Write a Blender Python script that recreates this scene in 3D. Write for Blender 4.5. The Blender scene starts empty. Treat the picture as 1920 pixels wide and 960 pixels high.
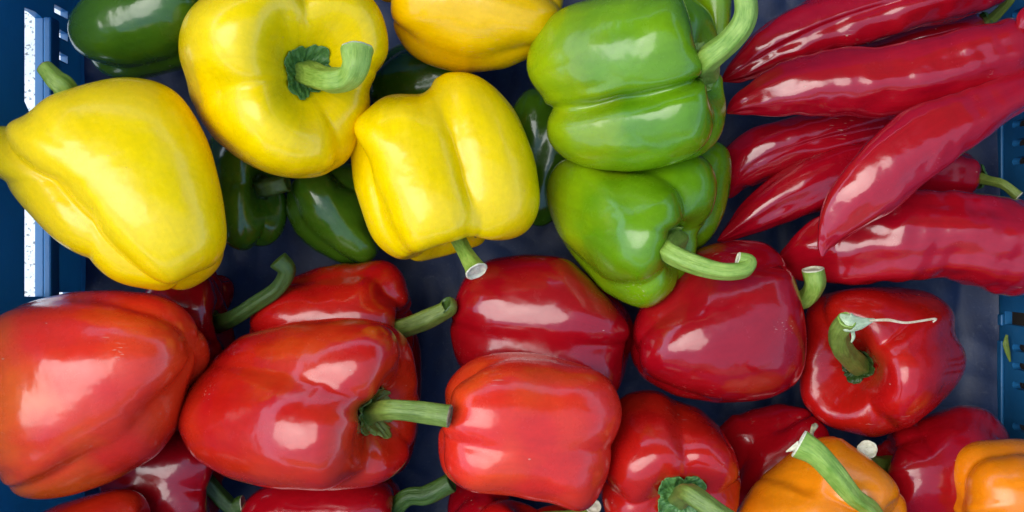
import bpy, math
import numpy as np
from mathutils import Vector

# ------------------------------------------------------------------ camera, sky, sun, exposure
scn = bpy.context.scene
col = scn.collection
HC = 0.62                      # camera height over the crate floor
TH = 0.516                     # tangent of half the horizontal field of view
cam_d = bpy.data.cameras.new("camera")
cam_d.sensor_width = 36.0
cam_d.lens = 18.0 / TH
cam_d.clip_start = 0.01
cam_d.clip_end = 500.0
cam = bpy.data.objects.new("camera", cam_d)
cam.location = (0, 0, HC)
col.objects.link(cam)
scn.camera = cam

SUN_EL, SUN_AZ = math.radians(60), math.radians(-72)      # azimuth clockwise from +y (seen from above)
sd = Vector((math.sin(SUN_AZ) * math.cos(SUN_EL), math.cos(SUN_AZ) * math.cos(SUN_EL), math.sin(SUN_EL)))
world = bpy.data.worlds.new("World")
scn.world = world
world.use_nodes = True
wt = world.node_tree
wt.nodes.clear()
sky = wt.nodes.new("ShaderNodeTexSky")
sky.sky_type = 'NISHITA'
sky.sun_disc = False
sky.sun_elevation = SUN_EL
sky.sun_rotation = SUN_AZ
sky.air_density = 1.0
sky.dust_density = 0.6
sky.ozone_density = 3.0
bg = wt.nodes.new("ShaderNodeBackground")
bg.inputs["Strength"].default_value = 0.15
wo = wt.nodes.new("ShaderNodeOutputWorld")
wt.links.new(sky.outputs[0], bg.inputs[0])
wt.links.new(bg.outputs[0], wo.inputs[0])
sun_d = bpy.data.lights.new("sun", 'SUN')
sun_d.energy = 1.15
sun_d.angle = math.radians(56)
sun_d.color = (1.0, 0.95, 0.87)
sun = bpy.data.objects.new("sun", sun_d)
sun.rotation_euler = (-sd).to_track_quat('-Z', 'Y').to_euler()
sun.location = (0, 0, 6)
col.objects.link(sun)
scn.view_settings.view_transform = 'Standard'
scn.view_settings.look = 'None'
scn.view_settings.gamma = 1.0
scn.view_settings.exposure = 1.58
scn.view_settings.use_white_balance = True
scn.view_settings.white_balance_temperature = 6700
scn.view_settings.white_balance_tint = 5
scn.cycles.max_bounces = 10
scn.cycles.diffuse_bounces = 5
scn.cycles.caustics_reflective = False
scn.cycles.caustics_refractive = False

# ------------------------------------------------------------------ helpers
def W(px, py, z):
    """a point at height z that stands at this place of the photograph (1920 x 960)"""
    s = TH * (HC - z) / 960.0
    return np.array(((px - 960.0) * s, (480.0 - py) * s, z))

def tag(o, label=None, cat=None, group=None, kind=None):
    if label: o["label"] = label
    if cat: o["category"] = cat
    if group: o["group"] = group
    if kind: o["kind"] = kind
    return o

def mesh_obj(name, V, F, mat, parent=None, smooth=True, attrs=None, loc=None):
    """V (n,3) in world space; object origin at loc (or the parent's)"""
    me = bpy.data.meshes.new(name)
    off = np.array(loc if loc is not None else (0, 0, 0), float)
    q = parent
    while q is not None:
        off = off + np.array(q.location); q = q.parent
    base = off.copy()
    V = np.asarray(V, float)
    me.from_pydata((V - base).tolist(), [], F if isinstance(F, list) else F.tolist())
    if smooth:
        me.polygons.foreach_set("use_smooth", [True] * len(me.polygons))
    if attrs:
        for k, v in attrs.items():
            a = me.attributes.new(k, 'FLOAT', 'POINT')
            a.data.foreach_set("value", np.asarray(v, np.float32))
    me.materials.append(mat)
    me.update()
    o = bpy.data.objects.new(name, me)
    col.objects.link(o)
    if parent is not None:
        o.parent = parent
    elif loc is not None:
        o.location = loc
    return o

def empty(name, loc):
    o = bpy.data.objects.new(name, None)
    o.empty_display_size = 0.02
    o.location = loc
    col.objects.link(o)
    return o

def grid_faces(nr, nc, wrap=True):
    r = np.arange(nr - 1)[:, None]
    c = np.arange(nc if wrap else nc - 1)[None, :]
    c2 = (c + 1) % nc
    a = r * nc + c; b = r * nc + c2; d = (r + 1) * nc + c; e = (r + 1) * nc + c2
    return np.stack([a, d, e, b], -1).reshape(-1, 4)

def box(x0, x1, y0, y1, z0, z1):
    V = [(x, y, z) for z in (z0, z1) for y in (y0, y1) for x in (x0, x1)]
    F = [(0, 2, 3, 1), (4, 5, 7, 6), (0, 1, 5, 4), (1, 3, 7, 5), (3, 2, 6, 7), (2, 0, 4, 6)]
    return V, F

def bevel(o, w, n=2):
    m = o.modifiers.new("bevel", 'BEVEL'); m.width = w; m.segments = n; m.limit_method = 'ANGLE'
    return o

def wavy(P, rs, n, fmin, fmax):
    """smooth pseudo noise: a sum of random 3D sines, about -1..1"""
    out = np.zeros(P.shape[:-1])
    for _ in range(n):
        d = rs.normal(size=3); d /= np.linalg.norm(d)
        f = rs.uniform(fmin, fmax)
        out += np.sin(P @ d * f + rs.uniform(0, 6.28))
    return out / math.sqrt(n)

# ------------------------------------------------------------------ materials
def new_mat(name):
    m = bpy.data.materials.new(name); m.use_nodes = True
    nt = m.node_tree
    return m, nt, nt.nodes["Principled BSDF"]

def N(nt, t, **kw):
    n = nt.nodes.new(t)
    for k, v in kw.items():
        if k in n.inputs: n.inputs[k].default_value = v
        else: setattr(n, k, v)
    return n

def noise(nt, vec, scale, detail=3, rough=0.5):
    n = nt.nodes.new("ShaderNodeTexNoise")
    n.inputs["Scale"].default_value = scale; n.inputs["Detail"].default_value = detail
    n.inputs["Roughness"].default_value = rough
    if vec is not None: nt.links.new(vec, n.inputs["Vector"])
    return n.outputs["Fac"]

def ramp(nt, fac, stops, interp='LINEAR'):
    r = nt.nodes.new("ShaderNodeValToRGB"); r.color_ramp.interpolation = interp
    e = r.color_ramp.elements
    e[0].position, e[0].color = stops[0][0], (*stops[0][1], 1)
    e[1].position, e[1].color = stops[-1][0], (*stops[-1][1], 1)
    for p, c in stops[1:-1]:
        x = e.new(p); x.color = (*c, 1)
    nt.links.new(fac, r.inputs[0])
    return r.outputs[0]

def mix(nt, fac, a, b):
    m = nt.nodes.new("ShaderNodeMix"); m.data_type = 'RGBA'
    for s, v in ((0, fac), (6, a), (7, b)):
        if hasattr(v, "links") or hasattr(v, "is_linked"): nt.links.new(v, m.inputs[s])
        elif isinstance(v, tuple): m.inputs[s].default_value = (*v, 1)
        else: m.inputs[s].default_value = v
    return m.outputs[2]

def math_n(nt, op, a, b=None, c=None, clamp=False):
    m = nt.nodes.new("ShaderNodeMath"); m.operation = op; m.use_clamp = clamp
    for i, v in enumerate((a, b, c)):
        if v is None: continue
        if isinstance(v, (int, float)): m.inputs[i].default_value = v
        else: nt.links.new(v, m.inputs[i])
    return m.outputs[0]

def skin_mat(name, main, second, end, end_amt=0.0, rough=0.2, sss=0.08, seed=0.0, patch=0.5, coat=0.6,
             scratches=0.5, spec=0.5, streak=0.0, inv=False):
    """waxy pepper skin: main colour, patches of a second ripening tone, a tone gathering at the blossom end"""
    m, nt, p = new_mat(name)
    tc = nt.nodes.new("ShaderNodeTexCoord")
    mp = N(nt, "ShaderNodeMapping"); mp.inputs["Location"].default_value = (seed * 3.1, seed * 1.7, seed)
    nt.links.new(tc.outputs["Object"], mp.inputs[0])
    v = mp.outputs[0]
    n1 = noise(nt, v, 22, 2, 0.45)
    f = ramp(nt, n1, [(0.42, (0, 0, 0)), (0.68, (1, 1, 1))])
    c = mix(nt, math_n(nt, 'MULTIPLY', f, patch), main, second)
    at = N(nt, "ShaderNodeAttribute", attribute_name="along")
    if end_amt > 0:
        g = math_n(nt, 'ADD', math_n(nt, 'SUBTRACT', 1.0, at.outputs["Fac"]) if inv else at.outputs["Fac"], math_n(nt, 'MULTIPLY', math_n(nt, 'SUBTRACT', noise(nt, v, 30, 3), 0.5), 0.9))
        g = ramp(nt, g, [(0.0, (1, 1, 1)), (0.55, (0, 0, 0))])
        c = mix(nt, math_n(nt, 'MULTIPLY', g, end_amt), c, end)
    # fine mottling of the flesh under the skin
    mot = noise(nt, v, 420, 4, 0.6)
    hv = nt.nodes.new("ShaderNodeHueSaturation")
    nt.links.new(c, hv.inputs["Color"])
    arn = N(nt, "ShaderNodeAttribute", attribute_name="around")
    cmb = nt.nodes.new("ShaderNodeCombineXYZ")
    nt.links.new(math_n(nt, 'MULTIPLY', arn.outputs["Fac"], 14), cmb.inputs[0])
    nt.links.new(math_n(nt, 'MULTIPLY', at.outputs["Fac"], 1.6), cmb.inputs[1])
    cmb.inputs[2].default_value = seed
    strk = noise(nt, cmb.outputs[0], 2.4, 5, 0.65)
    val = math_n(nt, 'MULTIPLY', math_n(nt, 'MULTIPLY_ADD', mot, 0.26, 0.87), math_n(nt, 'MULTIPLY_ADD', strk, 0.36, 0.82))
    nt.links.new(val, hv.inputs["Value"])
    c = hv.outputs[0]
    # small pale nicks and scuffs
    vo = nt.nodes.new("ShaderNodeTexVoronoi"); vo.feature = 'F1'; vo.inputs["Scale"].default_value = 75
    mp2 = N(nt, "ShaderNodeMapping"); mp2.inputs["Scale"].default_value = (1.0, 2.3, 1.6)
    mp2.inputs["Rotation"].default_value = (seed, 0.3, seed * 2.0)
    nt.links.new(v, mp2.inputs[0]); nt.links.new(mp2.outputs[0], vo.inputs["Vector"])
    rough_v = noise(nt, v, 900, 2)
    dist = math_n(nt, 'ADD', vo.outputs["Distance"], math_n(nt, 'MULTIPLY', math_n(nt, 'SUBTRACT', rough_v, 0.5), 0.03))
    sep = nt.nodes.new("ShaderNodeSeparateColor"); nt.links.new(vo.outputs["Color"], sep.inputs[0])
    keep = math_n(nt, 'GREATER_THAN', sep.outputs[0], 0.5)
    nick = math_n(nt, 'MULTIPLY', math_n(nt, 'LESS_THAN', dist, math_n(nt, 'MULTIPLY', sep.outputs[1], 0.065)), keep)
    c = mix(nt, math_n(nt, 'MULTIPLY', nick, scratches), c, (0.62, 0.42, 0.32))
    # hair-fine scuff lines in a few places
    mp3 = N(nt, "ShaderNodeMapping"); mp3.inputs["Scale"].default_value = (90, 1300, 1300)
    mp3.inputs["Rotation"].default_value = (0.4 * seed, 0.2 + seed, 0.7 * seed)
    nt.links.new(v, mp3.inputs[0])
    ln = ramp(nt, noise(nt, mp3.outputs[0], 1.0, 1), [(0.66, (0, 0, 0)), (0.70, (1, 1, 1))])
    zone = ramp(nt, noise(nt, v, 34, 1), [(0.66, (0, 0, 0)), (0.72, (1, 1, 1))])
    scuff = math_n(nt, 'MULTIPLY', ln, zone)
    c = mix(nt, math_n(nt, 'MULTIPLY', scuff, scratches * 0.7), c, (0.62, 0.42, 0.32))
    # pollen dust, faint
    dn = ramp(nt, noise(nt, v, 60, 5, 0.7), [(0.45, (0, 0, 0)), (0.75, (1, 1, 1))])
    nt.links.new(c, p.inputs["Base Color"])
    rr = math_n(nt, 'MULTIPLY_ADD', dn, 0.20, rough)
    nt.links.new(math_n(nt, 'MULTIPLY_ADD', nick, 0.3, rr), p.inputs["Roughness"])
    p.inputs["Specular IOR Level"].default_value = spec * 0.8
    p.inputs["IOR"].default_value = 1.48
    p.inputs["Coat Weight"].default_value = coat
    p.inputs["Coat Roughness"].default_value = 0.11
    p.inputs["Coat IOR"].default_value = 1.42
    p.inputs["Subsurface Weight"].default_value = sss
    p.inputs["Subsurface Radius"].default_value = (1.0, 0.45, 0.15) if main[0] > main[1] * 0.8 else (0.4, 1.0, 0.15)
    p.inputs["Subsurface Scale"].default_value = 0.006
    b = nt.nodes.new("ShaderNodeBump"); b.inputs["Strength"].default_value = 0.45; b.inputs["Distance"].default_value = 0.0008
    h = math_n(nt, 'ADD', math_n(nt, 'MULTIPLY', noise(nt, v, 75, 2), 1.6), math_n(nt, 'MULTIPLY', noise(nt, v, 600, 2), 0.06))
    h = math_n(nt, 'SUBTRACT', h, math_n(nt, 'MULTIPLY', nick, 0.25))
    nt.links.new(h, b.inputs["Height"])
    nt.links.new(b.outputs[0], p.inputs["Normal"]); nt.links.new(b.outputs[0], p.inputs["Coat Normal"])
    return m

def green_mat(name, a, b_, rough=0.45, scale=120, streaks=True):
    m, nt, p = new_mat(name)
    scale = scale * 0.6 if not streaks else scale
    tc = nt.nodes.new("ShaderNodeTexCoord")
    f = noise(nt, tc.outputs["Object"], scale, 5, 0.6)
    at = N(nt, "ShaderNodeAttribute", attribute_name="around")
    al = N(nt, "ShaderNodeAttribute", attribute_name="along")
    cmb = nt.nodes.new("ShaderNodeCombineXYZ")
    nt.links.new(math_n(nt, 'MULTIPLY', at.outputs["Fac"], 9), cmb.inputs[0])
    nt.links.new(math_n(nt, 'MULTIPLY', al.outputs["Fac"], 1.3), cmb.inputs[1])
    s = noise(nt, cmb.outputs[0], 2.6, 4, 0.6)
    f2 = math_n(nt, 'ADD', math_n(nt, 'MULTIPLY', f, 0.5), math_n(nt, 'MULTIPLY', s, 0.5)) if streaks else f
    c = ramp(nt, f2, [(0.36, a), (0.62, b_)])
    sp = ramp(nt, noise(nt, tc.outputs["Object"], 700, 3), [(0.66, (0, 0, 0)), (0.72, (1, 1, 1))])
    c = mix(nt, math_n(nt, 'MULTIPLY', sp, 0.35), c, (0.16, 0.12, 0.05))
    nt.links.new(c, p.inputs["Base Color"])
    p.inputs["Roughness"].default_value = rough
    p.inputs["Subsurface Weight"].default_value = 0.08
    p.inputs["Subsurface Radius"].default_value = (0.5, 1.0, 0.2)
    p.inputs["Subsurface Scale"].default_value = 0.003
    b = nt.nodes.new("ShaderNodeBump"); b.inputs["Strength"].default_value = 0.6; b.inputs["Distance"].default_value = 0.0006
    nt.links.new(math_n(nt, 'ADD', f2, math_n(nt, 'MULTIPLY', s, 0.8)), b.inputs["Height"]); nt.links.new(b.outputs[0], p.inputs["Normal"])
    return m

STEM_GREEN = green_mat("stem green", (0.085, 0.14, 0.014), (0.20, 0.27, 0.045))
STEM_PALE = green_mat("stem pale green", (0.13, 0.25, 0.018), (0.32, 0.44, 0.075))
STEM_DARK = green_mat("stem dark green", (0.022, 0.060, 0.008), (0.060, 0.12, 0.018))
CALYX = green_mat("calyx green", (0.035, 0.12, 0.025), (0.12, 0.26, 0.06), rough=0.4, scale=420)
CALYX_DARK = green_mat("calyx dark green", (0.012, 0.035, 0.006), (0.04, 0.085, 0.015), rough=0.4, scale=420)
CUT = green_mat("cut stem end", (0.54, 0.49, 0.32), (0.74, 0.69, 0.50), rough=0.7, scale=600, streaks=False)
CUT_BROWN = green_mat("dried stem end", (0.12, 0.09, 0.04), (0.35, 0.28, 0.15), rough=0.8, scale=500, streaks=False)
FIBRE = green_mat("dry fibre", (0.50, 0.36, 0.20), (0.72, 0.60, 0.42), rough=0.7, scale=500, streaks=False)

def YEL(seed, **k):
    return skin_mat("yellow skin", (0.84, 0.58, 0.002), (0.84, 0.55, 0.002), (0.60, 0.62, 0.02), seed=seed, rough=0.24,
                    **{**dict(sss=0.10, coat=0.25, spec=0.45, scratches=0.3, end_amt=0.0), **k})
def RED(seed, **k):
    return skin_mat("crimson skin", (0.29, 0.0015, 0.007), (0.35, 0.004, 0.006), (0.20, 0.001, 0.006), seed=seed, rough=0.16,
                    **{**dict(sss=0.05, coat=0.7), **k})
def SCAR(seed, **k):
    return skin_mat("scarlet skin", (0.43, 0.005, 0.005), (0.56, 0.045, 0.006), (0.42, 0.006, 0.006), seed=seed, rough=0.19,
                    **{**dict(sss=0.08, coat=0.6), **k})
def ORR(seed, **k):
    return skin_mat("orange red skin", (0.64, 0.022, 0.010), (0.72, 0.065, 0.009), (0.76, 0.15, 0.008), seed=seed, rough=0.22,
                    **{**dict(sss=0.10, coat=0.5), **k})
def ORA(seed, **k):
    return skin_mat("orange skin", (0.78, 0.20, 0.004), (0.80, 0.27, 0.006), (0.75, 0.25, 0.004), seed=seed, rough=0.24,
                    **{**dict(sss=0.12, coat=0.4, scratches=0.3), **k})
def LGR(seed, **k):
    return skin_mat("light green skin", (0.10, 0.23, 0.003), (0.17, 0.32, 0.004), (0.33, 0.40, 0.004), seed=seed, rough=0.22,
                    **{**dict(sss=0.06, coat=0.5, end_amt=0.9, scratches=0.3, patch=0.9), **k})
def DGR(seed, **k):
    return skin_mat("dark green skin", (0.045, 0.12, 0.006), (0.085, 0.19, 0.008), (0.06, 0.14, 0.006), seed=seed, rough=0.18,
                    **{**dict(sss=0.04, coat=0.6, scratches=0.2), **k})

# ------------------------------------------------------------------ surroundings
def plastic(name, c, c2, rough=0.4, dust=0.0):
    m, nt, p = new_mat(name)
    tc = nt.nodes.new("ShaderNodeTexCoord")
    f = noise(nt, tc.outputs["Object"], 25, 5, 0.6)
    cc = ramp(nt, f, [(0.35, c), (0.7, c2)])
    if dust:
        d = ramp(nt, noise(nt, tc.outputs["Object"], 260, 6, 0.75), [(0.55, (0, 0, 0)), (0.72, (1, 1, 1))])
        cc = mix(nt, math_n(nt, 'MULTIPLY', d, dust), cc, (0.30, 0.33, 0.36))
    nt.links.new(cc, p.inputs["Base Color"])
    nt.links.new(math_n(nt, 'MULTIPLY_ADD', f, 0.25, rough - 0.1), p.inputs["Roughness"])
    b = nt.nodes.new("ShaderNodeBump"); b.inputs["Strength"].default_value = 0.25; b.inputs["Distance"].default_value = 0.0005
    nt.links.new(noise(nt, tc.outputs["Object"], 500, 4), b.inputs["Height"]); nt.links.new(b.outputs[0], p.inputs["Normal"])
    return m
def let_through(m, c, f):
    nt = m.node_tree; out = nt.nodes["Material Output"]; p = nt.nodes["Principled BSDF"]
    t = nt.nodes.new("ShaderNodeBsdfTranslucent"); t.inputs[0].default_value = (*c, 1)
    x = nt.nodes.new("ShaderNodeMixShader"); x.inputs[0].default_value = f
    nt.links.new(p.outputs[0], x.inputs[1]); nt.links.new(t.outputs[0], x.inputs[2]); nt.links.new(x.outputs[0], out.inputs[0])
BLUE = plastic("blue crate plastic", (0.016, 0.15, 0.37), (0.028, 0.20, 0.46), 0.38, 0.10)
let_through(BLUE, (0.08, 0.32, 0.50), 0.30)
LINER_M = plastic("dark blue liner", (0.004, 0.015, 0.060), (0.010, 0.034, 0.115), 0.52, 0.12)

# ground: pale sunlit paving with scattered grit
gm, nt, p = new_mat("pale gravel ground")
tc = nt.nodes.new("ShaderNodeTexCoord")
f = noise(nt, tc.outputs["Object"], 30, 6, 0.7)
cc = ramp(nt, f, [(0.3, (0.66, 0.65, 0.62)), (0.6, (0.85, 0.84, 0.82))])
vo = nt.nodes.new("ShaderNodeTexNoise"); vo.inputs["Scale"].default_value = 230; vo.inputs["Detail"].default_value = 4
nt.links.new(tc.outputs["Object"], vo.inputs["Vector"])
dk = ramp(nt, vo.outputs["Fac"], [(0.36, (1, 1, 1)), (0.42, (0, 0, 0))])
cc = mix(nt, math_n(nt, 'MULTIPLY', dk, 0.75), cc, (0.05, 0.045, 0.03))
ye = ramp(nt, noise(nt, tc.outputs["Object"], 6, 3), [(0.58, (0, 0, 0)), (0.68, (1, 1, 1))])
cc = mix(nt, math_n(nt, 'MULTIPLY', ye, 0.5), cc, (0.40, 0.36, 0.20))
nt.links.new(cc, p.inputs["Base Color"]); p.inputs["Roughness"].default_value = 0.9
GZ = -0.78
V = [(-60, -60, GZ), (60, -60, GZ), (60, 60, GZ), (-60, 60, GZ)]
tag(mesh_obj("ground", V, [(0, 1, 2, 3)], gm, smooth=False), kind="structure")

# stall table whose left edge ends under the crate
wood, nt, p = new_mat("table boards")
p.inputs["Base Color"].default_value = (0.10, 0.07, 0.045, 1); p.inputs["Roughness"].default_value = 0.7
tb = empty("market_table", (0.9, 0.0, GZ))
tag(tb, "dark wooden stall table carrying the blue crate", "table")
for i in range(6):
    V, F = box(-0.262, 2.2, -0.60 + i * 0.2, -0.404 + i * 0.2, -0.045, -0.018)
    mesh_obj("board", V, F, wood, tb, smooth=False)
for x, y in ((-0.2, -0.5), (-0.2, 0.5), (2.1, -0.5), (2.1, 0.5)):
    V, F = box(x - 0.03, x + 0.03, y - 0.03, y + 0.03, GZ, -0.047)
    mesh_obj("leg", V, F, wood, tb, smooth=False)

# unseen awning, added to cut off part of the sky reflected in the skins
aw_m, nt, p = new_mat("added canvas")
out = nt.nodes["Material Output"]
dfu = N(nt, "ShaderNodeBsdfDiffuse"); dfu.inputs[0].default_value = (0.05, 0.09, 0.06, 1)
trl = N(nt, "ShaderNodeBsdfTranslucent"); trl.inputs[0].default_value = (0.05, 0.10, 0.05, 1)
mx = nt.nodes.new("ShaderNodeMixShader"); mx.inputs[0].default_value = 0.25
nt.links.new(dfu.outputs[0], mx.inputs[1]); nt.links.new(trl.outputs[0], mx.inputs[2]); nt.links.new(mx.outputs[0], out.inputs[0])
AU0, AU1, AV0, AV1, AZ = 0.66, 3.2, -2.6, 2.6, 1.75       # along +y, across it, height
su = np.array((0.0, 1.0)); sv = np.array((-1.0, 0.0))
aw = empty("added_awning", (*(su * AU1), GZ))
tag(aw, "added dark green awning out of view, trimming the reflected sky", "awning")
nx, ny = 60, 24
gu, gv = np.meshgrid(np.linspace(AU0, AU1, nx), np.linspace(AV0, AV1, ny))
gz = AZ + 0.03 * gu - 0.02 * np.abs(np.sin(gv * 3.1))
gp = gu[..., None] * su + gv[..., None] * sv
mesh_obj("canvas", np.concatenate([gp, gz[..., None]], -1).reshape(-1, 3), grid_faces(ny, nx, False), aw_m, aw)
for v_ in (AV0 + 0.05, AV1 - 0.05):
    x, y = su * (AU1 - 0.04) + sv * v_
    V, F = box(x - 0.02, x + 0.02, y - 0.02, y + 0.02, GZ, AZ + 0.02)
    mesh_obj("post", V, F, wood, aw, smooth=False)

# second unseen awning, added to narrow the open sky and vary the reflections
aw2_m, nt, p = new_mat("cream added canvas")
out = nt.nodes["Material Output"]
dfu = N(nt, "ShaderNodeBsdfDiffuse"); dfu.inputs[0].default_value = (0.30, 0.27, 0.22, 1)
trl = N(nt, "ShaderNodeBsdfTranslucent"); trl.inputs[0].default_value = (0.40, 0.33, 0.24, 1)
mx = nt.nodes.new("ShaderNodeMixShader"); mx.inputs[0].default_value = 0.25
nt.links.new(dfu.outputs[0], mx.inputs[1]); nt.links.new(trl.outputs[0], mx.inputs[2]); nt.links.new(mx.outputs[0], out.inputs[0])
BU0, BU1, BZ = -4.6, -2.3, 2.1
aw2 = empty("added_awning", (*(su * BU0), GZ))
tag(aw2, "added cream awning out of view, narrowing the reflected sky", "awning")
gu, gv = np.meshgrid(np.linspace(BU0, BU1, nx), np.linspace(-3.0, 3.0, ny))
gz = BZ + 0.10 * (BU1 - gu) - 0.03 * np.abs(np.sin(gv * 2.4))
gp = gu[..., None] * su + gv[..., None] * sv
mesh_obj("canvas", np.concatenate([gp, gz[..., None]], -1).reshape(-1, 3), grid_faces(ny, nx, False), aw2_m, aw2)
for v_ in (-2.9, 2.9):
    x, y = su * (BU0 + 0.04) + sv * v_
    V, F = box(x - 0.02, x + 0.02, y - 0.02, y + 0.02, GZ, BZ + 0.2)
    mesh_obj("post", V, F, wood, aw2, smooth=False)

# ------------------------------------------------------------------ crate
XL, XR, YT, YB, CH, WT = -0.2745, 0.304, 0.205, -0.205, 0.195, 0.0045
crate = empty("blue_crate", ((XL + XR) / 2, 0, -0.018))
tag(crate, "open blue plastic crate with slotted walls holding all the peppers", "crate")

def wall_with_holes(name, side, holes, x_in, thick):
    """wall in the y-z plane; holes are polygons [(y,z)...]; built as a 2D fill, then given its thickness"""
    cu = bpy.data.curves.new("wall_outline", 'CURVE'); cu.dimensions = '2D'; cu.fill_mode = 'BOTH'
    cu.extrude = thick / 2
    def poly(pts):
        s = cu.splines.new('POLY'); s.points.add(len(pts) - 1)
        for i, (a, b) in enumerate(pts): s.points[i].co = (a, b, 0, 1)
        s.use_cyclic_u = True
    poly([(YB, -0.012), (YT, -0.012), (YT, CH), (YB, CH)])
    for h in holes: poly(h)
    tmp = bpy.data.objects.new("tmp", cu); col.objects.link(tmp)
    dg = bpy.context.evaluated_depsgraph_get()
    me = bpy.data.meshes.new_from_object(tmp.evaluated_get(dg))
    V = np.array([v.co[:] for v in me.vertices]); F = [list(q.vertices) for q in me.polygons]
    bpy.data.objects.remove(tmp); bpy.data.meshes.remove(me); bpy.data.curves.remove(cu)
    P = np.stack([x_in + side * thick / 2 + V[:, 2] * 1.0, V[:, 0], V[:, 1]], 1)
    return mesh_obj(name, P, F, BLUE, crate, smooth=False)

def yz(px, py, xw):
    """where a photo pixel meets the wall plane x = xw"""
    d = xw / ((px - 960) / 960 * TH)
    return ((480 - py) * TH * d / 960, HC - d)
def hole_px(pts, xw): return [yz(a, b, xw) for a, b in pts]
xl = XL
lh = [hole_px([(46, 14), (46, 190), (54, 208), (80, 218), (80, 34), (66, 22)], xl),
      hole_px([(46, 372), (46, 556), (80, 556), (80, 384)], xl)]
for y0 in (8, 50, 92): lh.append(hole_px([(102, y0), (102, y0 + 15), (127, y0 + 28), (127, y0 + 13)], xl))
for y0 in (548, 590, 632, 674): lh.append(hole_px([(105, y0), (105, y0 + 13), (131, y0 + 13), (131, y0)], xl))
wall_with_holes("side_wall", -1, lh, XL, WT)
def rslot(y, z0=0.012, z1=0.060, h=0.0046):
    r = h / 2
    return [(y - r, z0 + r), (y - r * .6, z0 + r * .3), (y, z0), (y + r * .6, z0 + r * .3), (y + r, z0 + r), (y + r, z1), (y - r, z1)]
rh = []
for py in (235, 270, 304, 650, 684, 720, 797): 
    y, z = yz(1897, py, XR)
    rh.append(rslot(y, z + 0.0005, z + 0.045))
y0, z0 = yz(1884, 608, XR); y1, z1 = yz(1884, 583, XR)
for py in (30, 65, 100, 130, 850, 885, 920):
    y, z = yz(1897, py, XR); rh.append(rslot(y, z + 0.0005, z + 0.045))
rh.append([(y0, z0), (y1, z0), (y1, z0 + 0.03), (y0, z0 + 0.03)])
rh.append([(-0.05, 0.10), (0.05, 0.10), (0.05, 0.135), (-0.05, 0.135)])
wall_with_holes("side_wall", 1, rh, XR, WT)
for ya, yb in ((YT, YT + WT), (YB - WT, YB)):
    V, F = box(XL - WT, XR + WT, ya, yb, -0.012, CH)
    mesh_obj("end_wall", V, F, BLUE, crate, smooth=False)
V, F = box(XL - WT, XR + WT, YB - WT, YT + WT, -0.018, -0.0125)
mesh_obj("crate_floor", V, F, BLUE, crate, smooth=False)
# rim
for (a, b, c, d) in ((XL - WT - 0.012, XL - 0.0005, YB - 0.016, YT + 0.016), (XR + 0.0005, XR + WT + 0.012, YB - 0.016, YT + 0.016),
                     (XL, XR, YT + 0.0005, YT + 0.016), (XL, XR, YB - 0.016, YB - 0.0005)):
    V, F = box(a, b, c, d, CH + 0.0005, CH + 0.006)
    bevel(mesh_obj("rim", V, F, BLUE, crate, smooth=False), 0.0015)
# ribs between the slots of the right wall and ledges under the handholds
for py0, py1 in ((222, 345), (590, 612), (640, 812)):
    ya, _ = yz(1890, py1, XR); yb, _ = yz(1890, py0, XR)
    V, F = box(XR - 0.0022, XR - 0.0002, ya, yb, 0.002, 0.0075)
    bevel(mesh_obj("rib", V, F, BLUE, crate, smooth=False), 0.0008)
ya, za = yz(80, 560, XL); yb, zb = yz(80, 380, XL)
# thicker lip on the lower edge of each handhold (seen as the lighter strip)
for p0, p1 in ((30, 222), (380, 560)):
    ya, za = yz(79, p1, XL); yb, _ = yz(79, p0, XL)
    V, F = box(XL + 0.0003, XL + 0.0050, ya, yb, za - 0.012, za - 0.0003)
    bevel(mesh_obj("handhold_lip", V, F, BLUE, crate, smooth=False), 0.001)

# crate added close behind the right wall so that its slots look dark
X2 = XR + WT + 0.016 + 0.016
nb = empty("blue_crate", (X2 + 0.29, 0, -0.018))
tag(nb, "added second blue crate darkening the slots of the right wall", "crate")
for nm, b6 in (("side_wall", (X2, X2 + WT, YB, YT, -0.0120, CH)), ("side_wall", (X2 + 0.58, X2 + 0.58 + WT, YB, YT, -0.0120, CH)),
               ("end_wall", (X2, X2 + 0.58 + WT, YT + 0.0002, YT + WT, -0.0120, CH)), ("end_wall", (X2, X2 + 0.58 + WT, YB - WT, YB - 0.0002, -0.0120, CH)),
               ("crate_floor", (X2, X2 + 0.58 + WT, YB - WT, YT + WT, -0.018, -0.0123)), ("rim", (X2 - 0.012, X2 + WT + 0.001, YB - 0.014, YT + 0.014, CH + 0.0004, CH + 0.006))):
    V, F = box(*b6); mesh_obj(nm, V, F, BLUE, nb, smooth=False)

# crumpled liner sheet on the crate floor
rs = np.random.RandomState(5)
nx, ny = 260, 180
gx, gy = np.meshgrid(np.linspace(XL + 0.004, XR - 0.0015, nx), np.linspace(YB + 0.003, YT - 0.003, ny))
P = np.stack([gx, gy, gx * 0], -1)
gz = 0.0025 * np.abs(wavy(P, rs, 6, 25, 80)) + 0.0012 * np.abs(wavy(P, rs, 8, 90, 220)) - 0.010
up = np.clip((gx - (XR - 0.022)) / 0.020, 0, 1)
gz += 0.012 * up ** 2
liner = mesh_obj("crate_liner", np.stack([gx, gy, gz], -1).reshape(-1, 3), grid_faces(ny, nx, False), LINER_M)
tag(liner, "crumpled dark blue plastic liner sheet on the crate floor", "liner sheet")

# ------------------------------------------------------------------ peppers
def sstep(a, b, x):
    t = np.clip((x - a) / (b - a), 0, 1); return t * t * (3 - 2 * t)

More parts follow.
